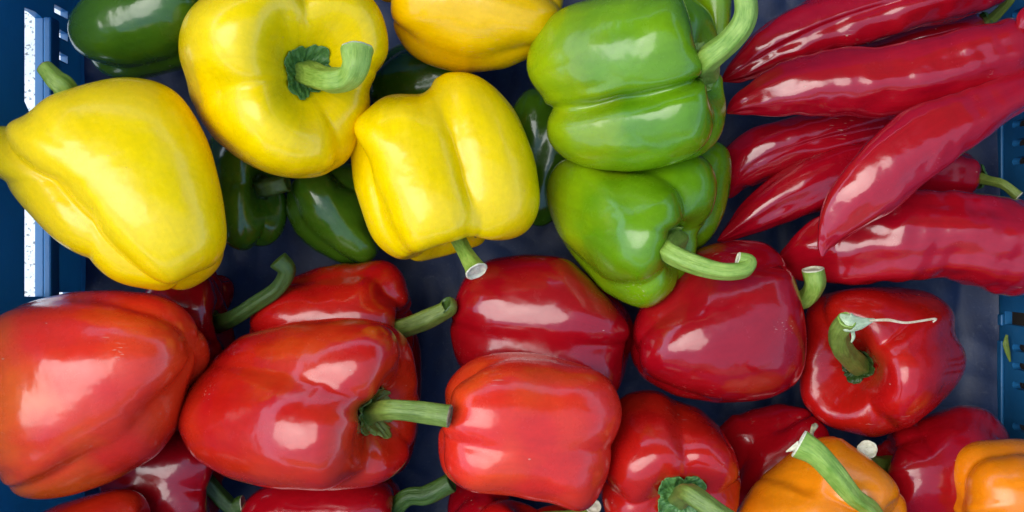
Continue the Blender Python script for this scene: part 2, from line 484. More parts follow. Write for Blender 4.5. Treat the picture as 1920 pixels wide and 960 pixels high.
def catmull(P, n):
    P = np.asarray(P, float)
    P = np.vstack([2 * P[0] - P[1], P, 2 * P[-1] - P[-2]])
    out = []
    segs = len(P) - 3
    for s in np.linspace(0, segs - 1e-9, n):
        i = int(s); t = s - i
        a, b, c, d = P[i:i + 4]
        out.append(0.5 * ((2 * b) + (-a + c) * t + (2 * a - 5 * b + 4 * c - d) * t ** 2 + (-a + 3 * b - 3 * c + d) * t ** 3))
    return np.array(out)

def frames(C):
    T = np.gradient(C, axis=0); T /= np.linalg.norm(T, axis=1)[:, None] + 1e-12
    ref = np.array((0, 0, 1.0))
    if abs(T[0] @ ref) > 0.95: ref = np.array((1.0, 0, 0))
    U = ref - (T[0] @ ref) * T[0]; U /= np.linalg.norm(U)
    Us = [U]
    for t in T[1:]:
        u = Us[-1] - (Us[-1] @ t) * t; Us.append(u / np.linalg.norm(u))
    U = np.array(Us); S = np.cross(T, U)
    return T, U, S

def make_stem(root, pts, r0, r1, mat=STEM_GREEN, cut=CUT, flare=1.6, endflare=1.15, seed=0, ridge=0.10, hollow=True, name="stem"):
    rs = np.random.RandomState(100 + seed)
    n, m = 44, 28
    C = catmull(pts, n)
    L = np.concatenate([[0], np.cumsum(np.linalg.norm(np.diff(C, axis=0), axis=1))]); s = L / L[-1]
    T, U, S = frames(C)
    r = r0 + (r1 - r0) * s
    r = r * (1 + (flare - 1) * np.exp(-s * 8) + (endflare - 1) * np.exp(-(1 - s) * 9))
    ph = np.linspace(0, 2 * np.pi, m, endpoint=False)
    tw = rs.uniform(-0.8, 0.8); p0 = rs.uniform(0, 6)
    R = r[:, None] * (1 + ridge * (1 - 0.75 * s[:, None] ** 6) * np.cos(5 * ph[None] + tw * s[:, None] * 2 + p0) + 0.03 * np.sin(2 * ph[None] + 5 * s[:, None] + p0)
                      + 0.02 * np.sin(9 * ph[None] + 11 * s[:, None]))
    R *= 1 + 0.03 * np.sin(s[:, None] * 17 + p0)
    V = C[:, None] + R[..., None] * (np.cos(ph)[None, :, None] * U[:, None] + np.sin(ph)[None, :, None] * S[:, None])
    al = np.repeat(s, m) * 3; ar = np.tile(np.minimum(ph, 2 * np.pi - ph) / np.pi, n)
    V = V.reshape(-1, 3)
    st = mesh_obj(name, V, grid_faces(n, m), mat, root, attrs={"along": al, "around": ar})
    # cut end: a pale disc inside a slightly raised rim
    e = C[-1]; t = T[-1]; ring = V[-m:].reshape(m, 3)
    wob = (1 + 0.10 * np.sin(2 * ph + p0) + 0.05 * np.sin(5 * ph))[:, None]
    rings = [ring, e + (ring - e) * 0.95 + t * r[-1] * 0.12, e + (ring - e) * 0.84 * wob + t * r[-1] * 0.10, e + (ring - e) * 0.76 * wob - t * r[-1] * 0.08,
             e + (ring - e) * 0.4 * wob - t * r[-1] * 0.03 * np.sin(3 * ph)[:, None], e + (ring - e) * 0.02 - t * r[-1] * 0.02]
    CV = np.vstack(rings)
    mesh_obj("cut_end", CV, grid_faces(6, m), cut, st)
    return st

OUTLINES = {
 11: [(30,260),(45,215),(90,180),(150,160),(185,150),(230,143),(285,148),(330,170),(365,215),(390,265),(410,330),(425,400),(428,450),(415,500),(380,530),(330,549),(285,540),(250,540),(200,520),(150,470),(100,415),(50,378),(8,346),(-30,322),(-58,290),(-55,260),(-28,240),(0,232),(28,226)],
 12: [(332,90),(338,50),(355,15),(400,-20),(480,-45),(560,-50),(640,-40),(700,-5),(722,40),(729,90),(715,130),(690,160),(697,190),(692,215),(672,270),(650,305),(610,328),(560,336),(500,325),(450,300),(400,260),(370,215),(355,180),(350,150),(338,125)],
 13: [(655,260),(665,225),(690,205),(710,185),(740,176),(780,176),(798,183),(797,165),(815,143),(850,133),(890,138),(930,165),(965,205),(990,260),(1005,310),(1015,370),(1010,400),(990,435),(955,450),(920,450),(890,462),(840,480),(790,491),(750,488),(710,465),(690,430),(670,370),(658,310)],
 14: [(732,0),(735,40),(745,70),(765,100),(800,122),(850,135),(900,135),(950,128),(1000,105),(1040,70),(1058,20),(1050,-30),(900,-140),(760,-100)],
 21: [(984,120),(1000,70),(1030,30),(1070,8),(1130,-5),(1200,-15),(1280,-22),(1300,0),(1325,10),(1345,60),(1355,110),(1350,140),(1362,180),(1362,225),(1350,260),(1320,290),(1260,312),(1180,322),(1110,318),(1060,300),(1030,270),(1022,235),(1036,206),(1024,192),(995,160)],
 22: [(1022,380),(1025,340),(1040,310),(1070,292),(1180,280),(1300,284),(1325,295),(1345,335),(1344,370),(1330,410),(1308,432),(1308,460),(1300,500),(1280,520),(1250,560),(1215,580),(1180,572),(1130,545),(1080,490),(1045,440)],
 34: [(535,400),(537,360),(560,325),(640,300),(720,320),(730,400),(715,470),(690,495),(640,495),(590,470),(555,440)],
 41: [(-48,700),(-40,630),(0,590),(60,565),(130,548),(220,543),(300,550),(345,575),(370,610),(395,650),(392,690),(350,740),(335,800),(300,850),(220,900),(140,930),(70,941),(20,925),(-5,890),(-30,820)],
 42: [(262,560),(290,520),(350,500),(400,520),(420,560),(440,620),(445,660),(430,700),(380,720),(300,700)],
 43: [(465,610),(480,570),(520,530),(600,500),(680,492),(700,485),(730,487),(755,510),(770,560),(778,620),(770,690),(640,715),(480,690)],
 45: [(328,795),(345,740),(380,700),(405,670),(450,630),(540,605),(640,594),(700,597),(745,612),(775,655),(778,690),(787,740),(782,800),(770,850),(745,890),(700,912),(620,920),(520,918),(430,900),(360,860)],
 51: [(843,620),(850,570),(870,520),(910,488),(980,477),(1060,483),(1110,518),(1150,548),(1180,582),(1191,615),(1187,650),(1176,680),(1170,712),(1150,745),(1000,760),(900,730),(855,680)],
 52: [(821,850),(825,800),(840,770),(828,740),(850,700),(890,670),(950,660),(1030,665),(1100,682),(1145,710),(1167,760),(1163,800),(1147,830),(1145,880),(1120,940),(1090,964),(1040,945),(960,930),(880,925),(835,895)],
 55: [(1182,660),(1185,620),(1200,575),(1250,520),(1300,470),(1350,452),(1400,449),(1440,455),(1460,475),(1490,520),(1505,570),(1514,630),(1510,690),(1490,725),(1440,748),(1350,756),(1270,745),(1210,715),(1190,690)],
 56: [(1126,860),(1130,800),(1145,760),(1180,735),(1230,731),(1265,750),(1310,765),(1350,800),(1380,850),(1391,900),(1385,960),(1350,1000),(1150,1000),(1128,940)],
 57: [(1499,740),(1500,700),(1510,640),(1505,590),(1530,555),(1600,540),(1680,537),(1740,545),(1780,570),(1793,600),(1785,620),(1808,650),(1814,680),(1800,715),(1760,760),(1710,800),(1640,822),(1590,812),(1550,800),(1515,770)],
 58: [(1345,800),(1400,770),(1460,755),(1510,765),(1550,800),(1570,860),(1550,950),(1400,980),(1350,900)],
 59: [(1620,880),(1630,850),(1660,820),(1720,785),(1800,757),(1850,765),(1885,800),(1905,850),(1905,920),(1880,990),(1750,1010),(1650,1000)],
 61: [(1376,990),(1385,950),(1420,900),(1480,850),(1530,820),(1570,818),(1620,850),(1670,890),(1700,940),(1702,990),(1650,1080),(1450,1100)],
 62: [(1772,890),(1785,850),(1820,828),(1900,823),(2000,826),(2100,880),(2110,960),(2080,1050),(1950,1085),(1830,1050),(1785,980),(1785,935)],
}

def outline_radius(poly, c, n=240):
    """distance from c to the outline polygon for n directions"""
    P = np.array(poly, float) - c
    out = np.zeros(n)
    for i, a in enumerate(np.linspace(0, 2 * np.pi, n, endpoint=False)):
        d = np.array((math.cos(a), math.sin(a))); best = 0
        for p, q in zip(P, np.roll(P, -1, 0)):
            e = q - p; den = d[0] * e[1] - d[1] * e[0]
            if abs(den) < 1e-9: continue
            t = (p[0] * e[1] - p[1] * e[0]) / den; u = (p[0] * d[1] - p[1] * d[0]) / den
            if 0 <= u <= 1 and t > best: best = t
        out[i] = best
    return out

def csmooth(a, w):
    k = np.exp(-0.5 * (np.arange(-3 * w, 3 * w + 1) / w) ** 2); k /= k.sum()
    return np.convolve(np.concatenate([a[-3 * w:], a, a[:3 * w]]), k, 'valid')

class Warp:
    """bulges a fitted body in plan, direction by direction, until its outline is the measured one"""
    def __init__(s, poly, Q):
        n = s.n = 240
        P = np.array(poly, float)
        s.c = P.mean(0) * 0.5 + 0.25 * (P.min(0) + P.max(0))
        s.ratio = np.ones(n)
        tgt = csmooth(outline_radius(poly, s.c), 2)
        for it in range(4):
            R = s.apply(Q)
            k_ = TH * (HC - R[:, 2]) / 960
            dx = 960 + R[:, 0] / k_ - s.c[0]; dy = 480 - R[:, 1] / k_ - s.c[1]
            rr = np.hypot(dx, dy); b = ((np.arctan2(dy, dx) % (2 * np.pi)) / (2 * np.pi) * n).astype(int) % n
            cur = np.zeros(n); np.maximum.at(cur, b, rr)
            ok = cur > 0.5 * tgt
            cur = np.interp(np.arange(-n, 2 * n), np.concatenate([np.where(ok)[0] - n, np.where(ok)[0], np.where(ok)[0] + n]), np.tile(cur[ok], 3))[n:2 * n]
            cur = np.maximum(cur, np.maximum(np.roll(cur, 1), np.roll(cur, -1)) * 0.985)
            s.ratio = np.clip(s.ratio * csmooth(tgt / cur, 4), 0.72, 1.35)
    def apply(s, Q):
        Q = Q.copy(); sh = Q.shape; Q = Q.reshape(-1, 3)
        k_ = TH * (HC - Q[:, 2]) / 960
        dx = 960 + Q[:, 0] / k_ - s.c[0]; dy = 480 - Q[:, 1] / k_ - s.c[1]
        a = (np.arctan2(dy, dx) % (2 * np.pi)) / (2 * np.pi) * s.n - 0.5
        i = np.floor(a).astype(int); f = a - i
        r = s.ratio[i % s.n] * (1 - f) + s.ratio[(i + 1) % s.n] * f
        rr = np.hypot(dx, dy); w = np.minimum(1, rr / 60.0)
        r = 1 + (r - 1) * w * w * (3 - 2 * w)
        Q[:, 0] += dx * (r - 1) * k_; Q[:, 1] -= dy * (r - 1) * k_
        return Q.reshape(sh)

class Pepper: pass

def bell(name, label, mat, bbox, z, ang, elev, L=1.15, lobes=((0, 1), (90, 1), (180, 1), (-90, 1)), e=(0.38, 0.22, 0.34),
         taper=0.15, dip=(0.46, 0.12), sq=(0.64, 0.62), twist=0.0, bend=0.0, zs=1.0, seed=1, rough=0.016, dents=(), group=None,
         calyx=0.0, calyx_mat=CALYX, stem=None, sr=(0.0042, 0.0038), stem_mat=STEM_GREEN, cut=CUT, k=38, cat="pepper", fine=0.0026,
         endflare=1.15, flare=1.6, crease=0.32, res=(120, 168), dipw=0.44):
    rs = np.random.RandomState(seed)
    a, el = math.radians(ang), math.radians(elev)
    A = np.array((math.cos(a) * math.cos(el), math.sin(a) * math.cos(el), math.sin(el)))
    hv = np.array((math.cos(a), math.sin(a), 0))
    U = np.array((0, 0, 1.0)) - A[2] * A
    if np.linalg.norm(U) < 0.05: U = -hv - (-hv @ A) * A
    U /= np.linalg.norm(U)
    S = np.cross(A, U)
    lb = [(math.radians(l[0]), l[1], l[2] if len(l) > 2 else 0.0, l[3] if len(l) > 3 else 0.0) for l in lobes]
    wseed = rs.randint(1 << 30)
    def surf(t, ph):
        st, ct = np.sin(t), np.cos(t)
        rho = np.abs(st) ** sq[0]
        h = np.sign(ct) * np.abs(ct) ** sq[1]
        topm = sstep(0.15, 0.95, h); botm = sstep(0.15, 0.95, -h)
        ee = np.minimum(1.3 * (e[1] + (e[0] - e[1]) * topm + (e[2] - e[1]) * botm), 0.465)
        acc = np.zeros_like(rho + ph); wsum = np.zeros_like(acc); ht = np.zeros_like(acc); hb = np.zeros_like(acc)
        for (c, s_, a_, b_) in lb:
            d = ph - c - twist * h
            ri = s_ * (ee * np.cos(d) + np.sqrt(np.maximum((1 - ee) ** 2 - (ee * np.sin(d)) ** 2, 0)))
            w = np.exp(k * ri); acc += w
            w2 = np.exp(8 * ri); wsum += w2; ht += w2 * a_; hb += w2 * b_
        F = np.log(acc) / k
        ht /= wsum; hb /= wsum
        tp = 1 - taper * (0.5 - 0.5 * h) ** 1.4
        r = rho * F * tp
        ring = 1 - np.exp(-(rho / 0.5) ** 2 * 2.2)
        hh = h - dip[0] * np.exp(-(rho / dipw) ** 2) * (h > 0) + dip[1] * np.exp(-(rho / 0.30) ** 2) * (h < 0)
        hh = hh + (ht * topm - hb * botm) * ring - crease * (1.0 - F) * topm * ring + crease * 0.8 * (1 - F) * botm * ring
        z_ = hh * L
        x_ = r * np.cos(ph) + bend * (hh ** 2 - 0.3)
        y_ = r * np.sin(ph)
        P = np.stack([x_, y_, z_], -1)
        r2 = np.random.RandomState(wseed)
        nn = rough * wavy(P, r2, 9, 2.2, 5.5) + fine * wavy(P, r2, 10, 9, 22)
        for (dp, dh, rad, dep) in dents:
            ra, rh, sl = rad if isinstance(rad, tuple) else (rad, rad, 0.0)
            da = np.angle(np.exp(1j * (ph + 0 * t - math.radians(dp)))); dz = P[..., 2] - dh * L
            nn = nn - dep * np.exp(-((da - sl * dz) / ra) ** 2 - (dz / rh) ** 2)
        nrm = P / (np.linalg.norm(P, axis=-1, keepdims=True) + 1e-6)
        P = P + nrm * nn[..., None] * np.minimum(1, rho / 0.25)[..., None]
        return P, h
    nt_, np_ = res
    t = np.linspace(0.0, np.pi, nt_)[:, None]; ph = np.linspace(0, 2 * np.pi, np_, endpoint=False)[None]
    P, h = surf(t + ph * 0, ph + t * 0)
    along = (h.reshape(-1) + 1) / 2
    def to_world(P, sc, c):
        Q = P[..., 0:1] * U + P[..., 1:2] * S + P[..., 2:3] * A
        return Q * sc + c
    x0, y0, x1, y1 = bbox
    mpp = TH * (HC - z) / 960
    sc = np.array((1.0, 1.0, 1.0)) * 0.045
    c = W((x0 + x1) / 2, (y0 + y1) / 2, z)
    Pf = P.reshape(-1, 3)
    for it in range(8):
        Q = to_world(Pf, sc, c)
        s_ = TH * (HC - Q[:, 2]) / 960
        px = 960 + Q[:, 0] / s_; py = 480 - Q[:, 1] / s_
        bx = (px.min(), py.min(), px.max(), py.max())
        fx = (x1 - x0) / (bx[2] - bx[0]); fy = (y1 - y0) / (bx[3] - bx[1])
        sc[0] *= fx; sc[1] *= fy; sc[2] = math.sqrt(sc[0] * sc[1]) * zs
        c[0] += ((x0 + x1) / 2 - (bx[0] + bx[2]) / 2) * mpp
        c[1] -= ((y0 + y1) / 2 - (bx[1] + bx[3]) / 2) * mpp
    Q = to_world(Pf, sc, c)
    wp = Warp(OUTLINES[seed], Q) if seed in OUTLINES else None
    if wp: Q = wp.apply(Q)
    root = empty(name, (c[0], c[1], Q[:, 2].min()))
    tag(root, label, cat, group)
    mesh_obj("body", Q, grid_faces(nt_, np_), mat, root, attrs={"along": along, "around": np.tile(np.abs((ph[0] / np.pi + 1.3) % 2 - 1), nt_)})
    avg = float(np.mean(sc))
    B, _ = surf(np.array([[1e-3]]), np.array([[0.0]]))
    pole = to_world(B, sc, c).reshape(1, 3)
    if wp: pole = wp.apply(pole)
    pole = pole[0]
    An = A * sc; An /= np.linalg.norm(An)
    if calyx > 0:
        nr, nc = 26, 120
        u = np.linspace(0.02, 1, nr)[:, None]; pc = np.linspace(0, 2 * np.pi, nc, endpoint=False)[None]
        nl = rs.randint(6, 8); p0 = rs.uniform(0, 6)
        edge = 1 + 0.10 * np.abs(np.cos(nl / 2 * pc + p0)) ** 0.6 + 0.03 * np.sin(13 * pc + p0) * np.abs(np.sin(5 * pc)) + 0.008 * np.sin(29 * pc) + 0.07 * np.sin(2 * pc + p0) + 0.05 * np.sin(3 * pc)
        rr = calyx * edge / avg                       # radius in pepper units
        tt = np.arcsin(np.clip(rr * u, 0, 0.98) ** (1 / sq[0])) + 0 * pc
        CP, _ = surf(tt, pc + 0 * tt)
        CP = to_world(CP, sc, c)
        if wp: CP = wp.apply(CP)
        off = 0.0013 + 0.0014 * np.exp(-(u / 0.4) ** 2) + u ** 1.5 * 0.0006 * np.sin(nl * 2 * pc + p0 + 2 * np.sin(3 * pc)) + 0.0005 * np.sin(23 * pc + 9 * u) * u + 0.0005 * np.sin(14 * u + 4 * np.sin(3 * pc))
        off = off + 0.0008 * np.clip(u - 0.85, 0, 1) / 0.15 * np.maximum(0, np.sin(nl * pc + p0))
        top = CP + An * off[..., None]
        low = top[-1:] - An * 0.0012
        VV = np.concatenate([top, low], 0).reshape(-1, 3)
        ar = np.tile(np.minimum(pc[0], 2 * np.pi - pc[0]) / np.pi * 2, nr + 1)
        mesh_obj("calyx", VV, grid_faces(nr + 1, nc), calyx_mat, root,
                 attrs={"around": ar, "along": np.repeat(np.linspace(0, 1, nr + 1), nc)})
    so = None
    if stem:
        base = pole + An * 0.0005
        pts = [base - An * 0.002, base + An * 0.004] + [W(*q) for q in stem]
        so = make_stem(root, pts, sr[0], sr[1], stem_mat, cut, seed=seed, endflare=endflare, flare=flare)
    o = Pepper(); o.root = root; o.pole = pole; o.A = An; o.c = c; o.sc = sc; o.stem = so
    return o

GY, GR, GG, GD, GO = ("yellow bell peppers", "red bell peppers", "light green bell peppers", "dark green bell peppers", "orange bell peppers")
T3 = ((10, 1.0), (130, 0.97), (-115, 0.95))
T4 = ((40, 1.0), (130, 0.96), (-140, 0.95), (-50, 1.0))

# --- yellow
bell("yellow_bell_pepper", "big smooth yellow bell pepper at far left, its stem pointing up and left", YEL(1.0), (-58, 143, 428, 549), 0.118, 120, -12,
     L=1.12, lobes=((40, 1.15, 0, 0.05), (-84, 1.0, -0.05), (165, 0.95)), e=(0.36, 0.33, 0.36), taper=0.22, dip=(0.25, 0.08), seed=11, rough=0.006, group=GY, k=34, fine=0.0005,
     stem=[(125, 175, 0.128), (104, 150, 0.131), (84, 127, 0.130)], sr=(0.0075, 0.0045), stem_mat=STEM_PALE, cut=CUT_BROWN, flare=1.2, endflare=0.95, calyx=0.014)
bell("yellow_bell_pepper", "yellow bell pepper at the top with ruffled dark calyx and thick bent stem", YEL(2.3), (331, -40, 729, 336), 0.105, 0, 60,
     L=1.0, lobes=((-28, 1.08, 0.05), (62, 1.06, -0.05), (140, 0.92, -0.1), (-118, 1.0, 0.05)), e=(0.44, 0.30, 0.3), taper=0.18, dip=(0.58, 0.1), seed=12, crease=0.5, group=GY,
     calyx=0.0125, stem=[(616, 150, 0.152), (652, 146, 0.161), (668, 124, 0.166), (670, 94, 0.164)], sr=(0.0056, 0.0056), flare=1.3, endflare=1.3, stem_mat=STEM_PALE)
bell("yellow_bell_pepper", "yellow bell pepper in the middle with short cut stem pointing down", YEL(3.1), (655, 133, 1016, 491), 0.10, -82, 8,
     L=1.05, lobes=((26, 1.0, 0.04, -0.16), (-60, 1.03, -0.06, 0.14), (88, 0.99, 0.02, -0.25), (170, 0.95, 0.05)), e=(0.40, 0.35, 0.42), taper=0.06, dip=(0.40, 0.1), seed=13, rough=0.009, fine=0.0014, twist=-0.22, dents=((-17, -0.1, (0.08, 0.9, 0.0), 0.05), (56, 0.0, (0.07, 0.8, 0.0), 0.04)), group=GY, crease=0.4,
     calyx=0.011, stem=[(860, 452, 0.110), (874, 478, 0.115), (893, 508, 0.121)], sr=(0.0040, 0.0038), flare=1.2, endflare=1.6, stem_mat=STEM_PALE)
bell("yellow_bell_pepper", "yellow bell pepper cut off by the top edge beside the green one", skin_mat("golden skin", (0.84, 0.47, 0.002), (0.84, 0.42, 0.002), (0.6, 0.6, 0.02), seed=4.4, rough=0.24, sss=0.1, coat=0.25, scratches=0.3), (732, -150, 1058, 136), 0.095, 165, -5,
     L=1.15, lobes=((-18, 1.05), (-95, 0.95), (70, 1.0), (160, 0.9)), taper=0.25, seed=14, group=GY)
bell("yellow_bell_pepper", "sliver of a yellow bell pepper at the top edge between two larger ones", YEL(5.4), (655, -230, 800, 5), 0.09, 90, 0, seed=15, group=GY)

# --- light green
bell("green_bell_pepper", "light green two lobed bell pepper at the top, stem curving up", LGR(1.2, streak=1), (984, -22, 1365, 322), 0.108, 8, 27,
     L=1.12, lobes=((-28, 1.14, -0.10, 0.14), (54, 1.0, 0.10, -0.10), (118, 0.93, 0.16), (-125, 0.95)), e=(0.42, 0.40, 0.40), taper=0.08, dip=(0.40, 0.10), seed=21, group=GG, crease=0.5, k=80, dents=((16, -0.1, (0.085, 1.15, 0.08), 0.21),),
     calyx=0.012, calyx_mat=STEM_PALE, stem=[(1325, 112, 0.145), (1372, 72, 0.158), (1398, 28, 0.164), (1392, -35, 0.168)], sr=(0.0062, 0.0048), flare=1.7, stem_mat=STEM_PALE)
bell("green_bell_pepper", "light green bell pepper with its pale stem hooked over a red pepper", LGR(2.7), (1020, 283, 1346, 581), 0.085, -28, 42,
     L=1.2, lobes=((14, 1.12, 0.0), (-82, 0.95, -0.08), (-150, 0.85), (92, 0.95, 0.02), (165, 0.9)), e=(0.42, 0.28, 0.32), taper=0.16, dip=(0.40, 0.1), seed=22, group=GG, crease=0.35,
     calyx=0.011, calyx_mat=STEM_PALE, stem=[(1255, 472, 0.132), (1300, 494, 0.138), (1352, 508, 0.140), (1392, 506, 0.139), (1404, 492, 0.137), (1384, 485, 0.137)],
     sr=(0.0055, 0.0042), flare=1.8, stem_mat=STEM_PALE, endflare=0.8)
bell("green_bell_pepper", "green bell pepper half hidden beside the light green ones and pointed peppers", LGR(3.3, end_amt=0.3), (1200, 255, 1372, 474), 0.062, 80, -10,
     L=1.3, lobes=T4, seed=23, group=GG)
bell("green_bell_pepper", "light green bell pepper glimpsed behind the thick curved stem at the top edge", LGR(4.3, end_amt=0.6), (1270, -190, 1372, 118), 0.085, 100, 0,
     L=1.2, lobes=T3, seed=24, group=GG)
# --- dark green
bell("green_bell_pepper", "dark green bell pepper in the top left corner beside the crate wall", DGR(1.1, patch=0.9), (126, -75, 420, 151), 0.075, 15, 5,
     L=1.25, lobes=((5, 1.1), (110, 0.95), (-110, 0.95)), taper=0.1, seed=31, group=GD)
bell("green_bell_pepper", "small tip of a dark green pepper at the top edge near the crate corner", DGR(1.9), (150, -200, 300, 12), 0.04, 15, 5, seed=32, group=GD)
bell("green_bell_pepper", "dark green bell pepper in shade between two yellow ones, its stub of stem showing", DGR(2.2, patch=1.0), (378, 225, 545, 470), 0.047, -5, 44,
     L=1.0, lobes=((-45, 1.0), (45, 1.0), (130, 0.9), (-130, 0.9)), e=(0.42, 0.26, 0.3), seed=33, group=GD, zs=0.8,
     calyx=0.006, calyx_mat=CALYX_DARK, stem=[(505, 352, 0.078), (538, 343, 0.080)], sr=(0.0052, 0.0045), stem_mat=STEM_DARK, cut=STEM_DARK)
bell("green_bell_pepper", "dark green bell pepper under the left edge of the middle yellow one", DGR(3.4), (533, 300, 730, 495), 0.046, 125, 5,
     L=1.2, lobes=((-8, 1.05), (-75, 1.0), (95, 1.0), (180, 0.9)), e=(0.36, 0.32, 0.38), seed=34, group=GD)
bell("green_bell_pepper", "dark green bell pepper in deep shade right of the middle yellow one", DGR(4.4), (930, 165, 1105, 425), 0.040, 70, 5, L=1.2, lobes=T4, seed=35, group=GD, zs=0.9)
bell("green_bell_pepper", "dark green bell pepper almost hidden above the middle yellow one", DGR(5.4), (690, 60, 900, 240), 0.040, 10, 5, L=1.2, lobes=T3, seed=36, group=GD, zs=0.9)

# --- red, left half
bell("red_bell_pepper", "huge orange red bell pepper at the left edge with a wrinkled flank", ORR(1.5, end_amt=0.9, patch=0.6, inv=True), (-48, 543, 395, 940), 0.108, 200, -14,
     L=1.12, lobes=((12, 1.1), (-78, 1.0, 0.06, -0.25), (105, 0.98), (180, 0.9)), e=(0.30, 0.20, 0.30), taper=0.30, dip=(0.3, 0.06), seed=41, group=GR, rough=0.02,
     dents=((-38, 0.45, (0.10, 0.42, 0.1), 0.05), (-24, 0.62, (0.08, 0.3, -0.15), 0.04), (-14, 0.40, (0.07, 0.35, 0.2), 0.03), (10, 0.1, (0.25, 0.5, 0.4), 0.03), (30, -0.2, (0.15, 0.4, 0.1), 0.02)), fine=0.003)
bell("red_bell_pepper", "dark red bell pepper squeezed under the left yellow one with long hooked stem", RED(2.5), (262, 480, 447, 720), 0.055, -10, 5,
     L=1.25, lobes=((-20, 1.0), (70, 1.0), (180, 1.0)), seed=42, group=GR, stem=[(440, 594, 0.078), (478, 570, 0.083), (522, 540, 0.088), (538, 508, 0.092), (522, 488, 0.094)], sr=(0.0042, 0.0040), stem_mat=STEM_DARK, cut=STEM_DARK, endflare=1.3)
bell("red_bell_pepper", "red bell pepper lying behind the front one with green stem to the right", SCAR(3.5, patch=0.2), (464, 484, 778, 720), 0.058, -8, 4,
     L=1.3, lobes=((-8, 1.08, -0.12), (-80, 0.98, 0.1), (72, 0.95, 0.05), (180, 0.9)), e=(0.38, 0.26, 0.3), seed=43, group=GR, taper=0.2,
     stem=[(745, 618, 0.078), (795, 600, 0.085), (840, 578, 0.088), (835, 572, 0.09)], sr=(0.0052, 0.0052), stem_mat=STEM_GREEN, cut=STEM_DARK, endflare=0.9)
bell("red_bell_pepper", "dark red bell pepper deep between the front red ones and the liner", RED(3.9), (620, 600, 792, 900), 0.04, 90, 0, L=1.3, lobes=T3, seed=44, group=GR, zs=0.8)
bell("red_bell_pepper", "glossy red bell pepper in front with star shaped calyx and straight stem pointing right", SCAR(4.2, patch=0.55), (328, 594, 787, 921), 0.100, -6, 26,
     L=1.28, lobes=((22, 1.12, -0.10), (-58, 1.0, 0.06, -0.12), (100, 0.92, 0.08, -0.1), (-130, 0.92, 0.02), (170, .9)), e=(0.42, 0.28, 0.26), taper=0.24, dip=(0.40, 0.06), seed=45, group=GR,
     calyx=0.0130, calyx_mat=STEM_GREEN, stem=[(735, 768, 0.142), (790, 772, 0.146), (842, 780, 0.148)], sr=(0.0046, 0.0048), flare=1.8, cut=CUT_BROWN, crease=0.38)
bell("red_bell_pepper", "red bell pepper cut off by the bottom edge in the lower left corner", SCAR(5.2), (15, 917, 305, 1140), 0.10, 10, 0, L=1.2, lobes=T3, seed=46, group=GR)
bell("red_bell_pepper", "dark red bell pepper beneath the front red and the huge left one", RED(6.2), (185, 790, 432, 1010), 0.052, -10, 0, L=1.15, lobes=T4, seed=47, group=GR,
     stem=[(430, 948, 0.050), (455, 946, 0.050)], sr=(0.0045, 0.0045), stem_mat=STEM_DARK)
bell("red_bell_pepper", "red bell pepper at the bottom edge below the star calyx one", RED(7.2), (448, 880, 757, 1120), 0.060, 2, 3, L=1.15, lobes=T4, seed=48, group=GR,
     stem=[(760, 935, 0.072), (800, 928, 0.074), (845, 905, 0.076)], sr=(0.0048, 0.0048), stem_mat=STEM_DARK, cut=STEM_DARK)
bell("red_bell_pepper", "dark red scrap of bell pepper behind the lower end of the left yellow one", RED(7.9), (330, 493, 440, 640), 0.03, 60, 0, L=1.2, lobes=T3, seed=49, group=GR)
# --- red, middle
bell("red_bell_pepper", "crimson bell pepper in the centre just under the light green one", RED(8.1), (843, 476, 1192, 745), 0.062, 172, -14,
     L=1.2, lobes=((32, 1.05), (-50, 1.0), (-130, 0.95), (125, 0.95)), e=(0.34, 0.26, 0.38), taper=0.04, seed=51, group=GR, dip=(0.3, 0.16), crease=0.3)
bell("red_bell_pepper", "orange red bell pepper front and centre, four square lobes, no stem in view", ORR(9.1, patch=0.9), (821, 659, 1168, 964), 0.108, -4, -14,
     L=1.12, lobes=((-34, 1.04), (42, 1.02), (112, 0.95), (-115, 0.95)), e=(0.36, 0.26, 0.38), taper=0.03, seed=52, group=GR, dip=(0.3, 0.12), crease=0.3)
bell("red_bell_pepper", "red bell pepper cut by the bottom edge under the orange red centre one", SCAR(9.6), (868, 936, 1125, 1180), 0.07, 80, 0, L=1.15, lobes=T3, seed=53, group=GR,
     stem=[(1104, 966, 0.085), (1113, 950, 0.098)], sr=(0.0032, 0.0034))
bell("red_bell_pepper", "dark red bell pepper in the shaded gap at the bottom left of centre", RED(9.9), (835, 880, 960, 1100), 0.035, 0, 0, lobes=T3, seed=54, group=GR)
bell("red_bell_pepper", "big crimson bell pepper right of centre with short green hooked stem on its right", RED(10.1), (1182, 449, 1514, 756), 0.078, 22, -8,
     L=1.12, lobes=((14, 1.1), (-70, 1.0, 0.05), (100, 0.98), (180, 0.9)), e=(0.34, 0.20, 0.28), taper=0.10, seed=55, group=GR, dip=(0.3, 0.08),
     stem=[(1505, 562, 0.086), (1527, 536, 0.095), (1524, 506, 0.097)], sr=(0.0046, 0.0050), stem_mat=STEM_PALE, endflare=1.15)
bell("red_bell_pepper", "red bell pepper at the bottom facing the viewer with large ruffled green calyx", SCAR(11.1, patch=0.3), (1126, 729, 1391, 1000), 0.085, -88, 68,
     L=1.05, lobes=((38, 1.06, 0.02), (-42, 1.0, -0.03), (130, 0.95), (-130, 0.95)), e=(0.38, 0.26, 0.3), taper=0.1, seed=56, group=GR, dip=(0.32, 0.1),
     calyx=0.0135, stem=[(1290, 925, 0.142), (1322, 945, 0.150), (1375, 985, 0.155)], sr=(0.0050, 0.0046), flare=1.5)
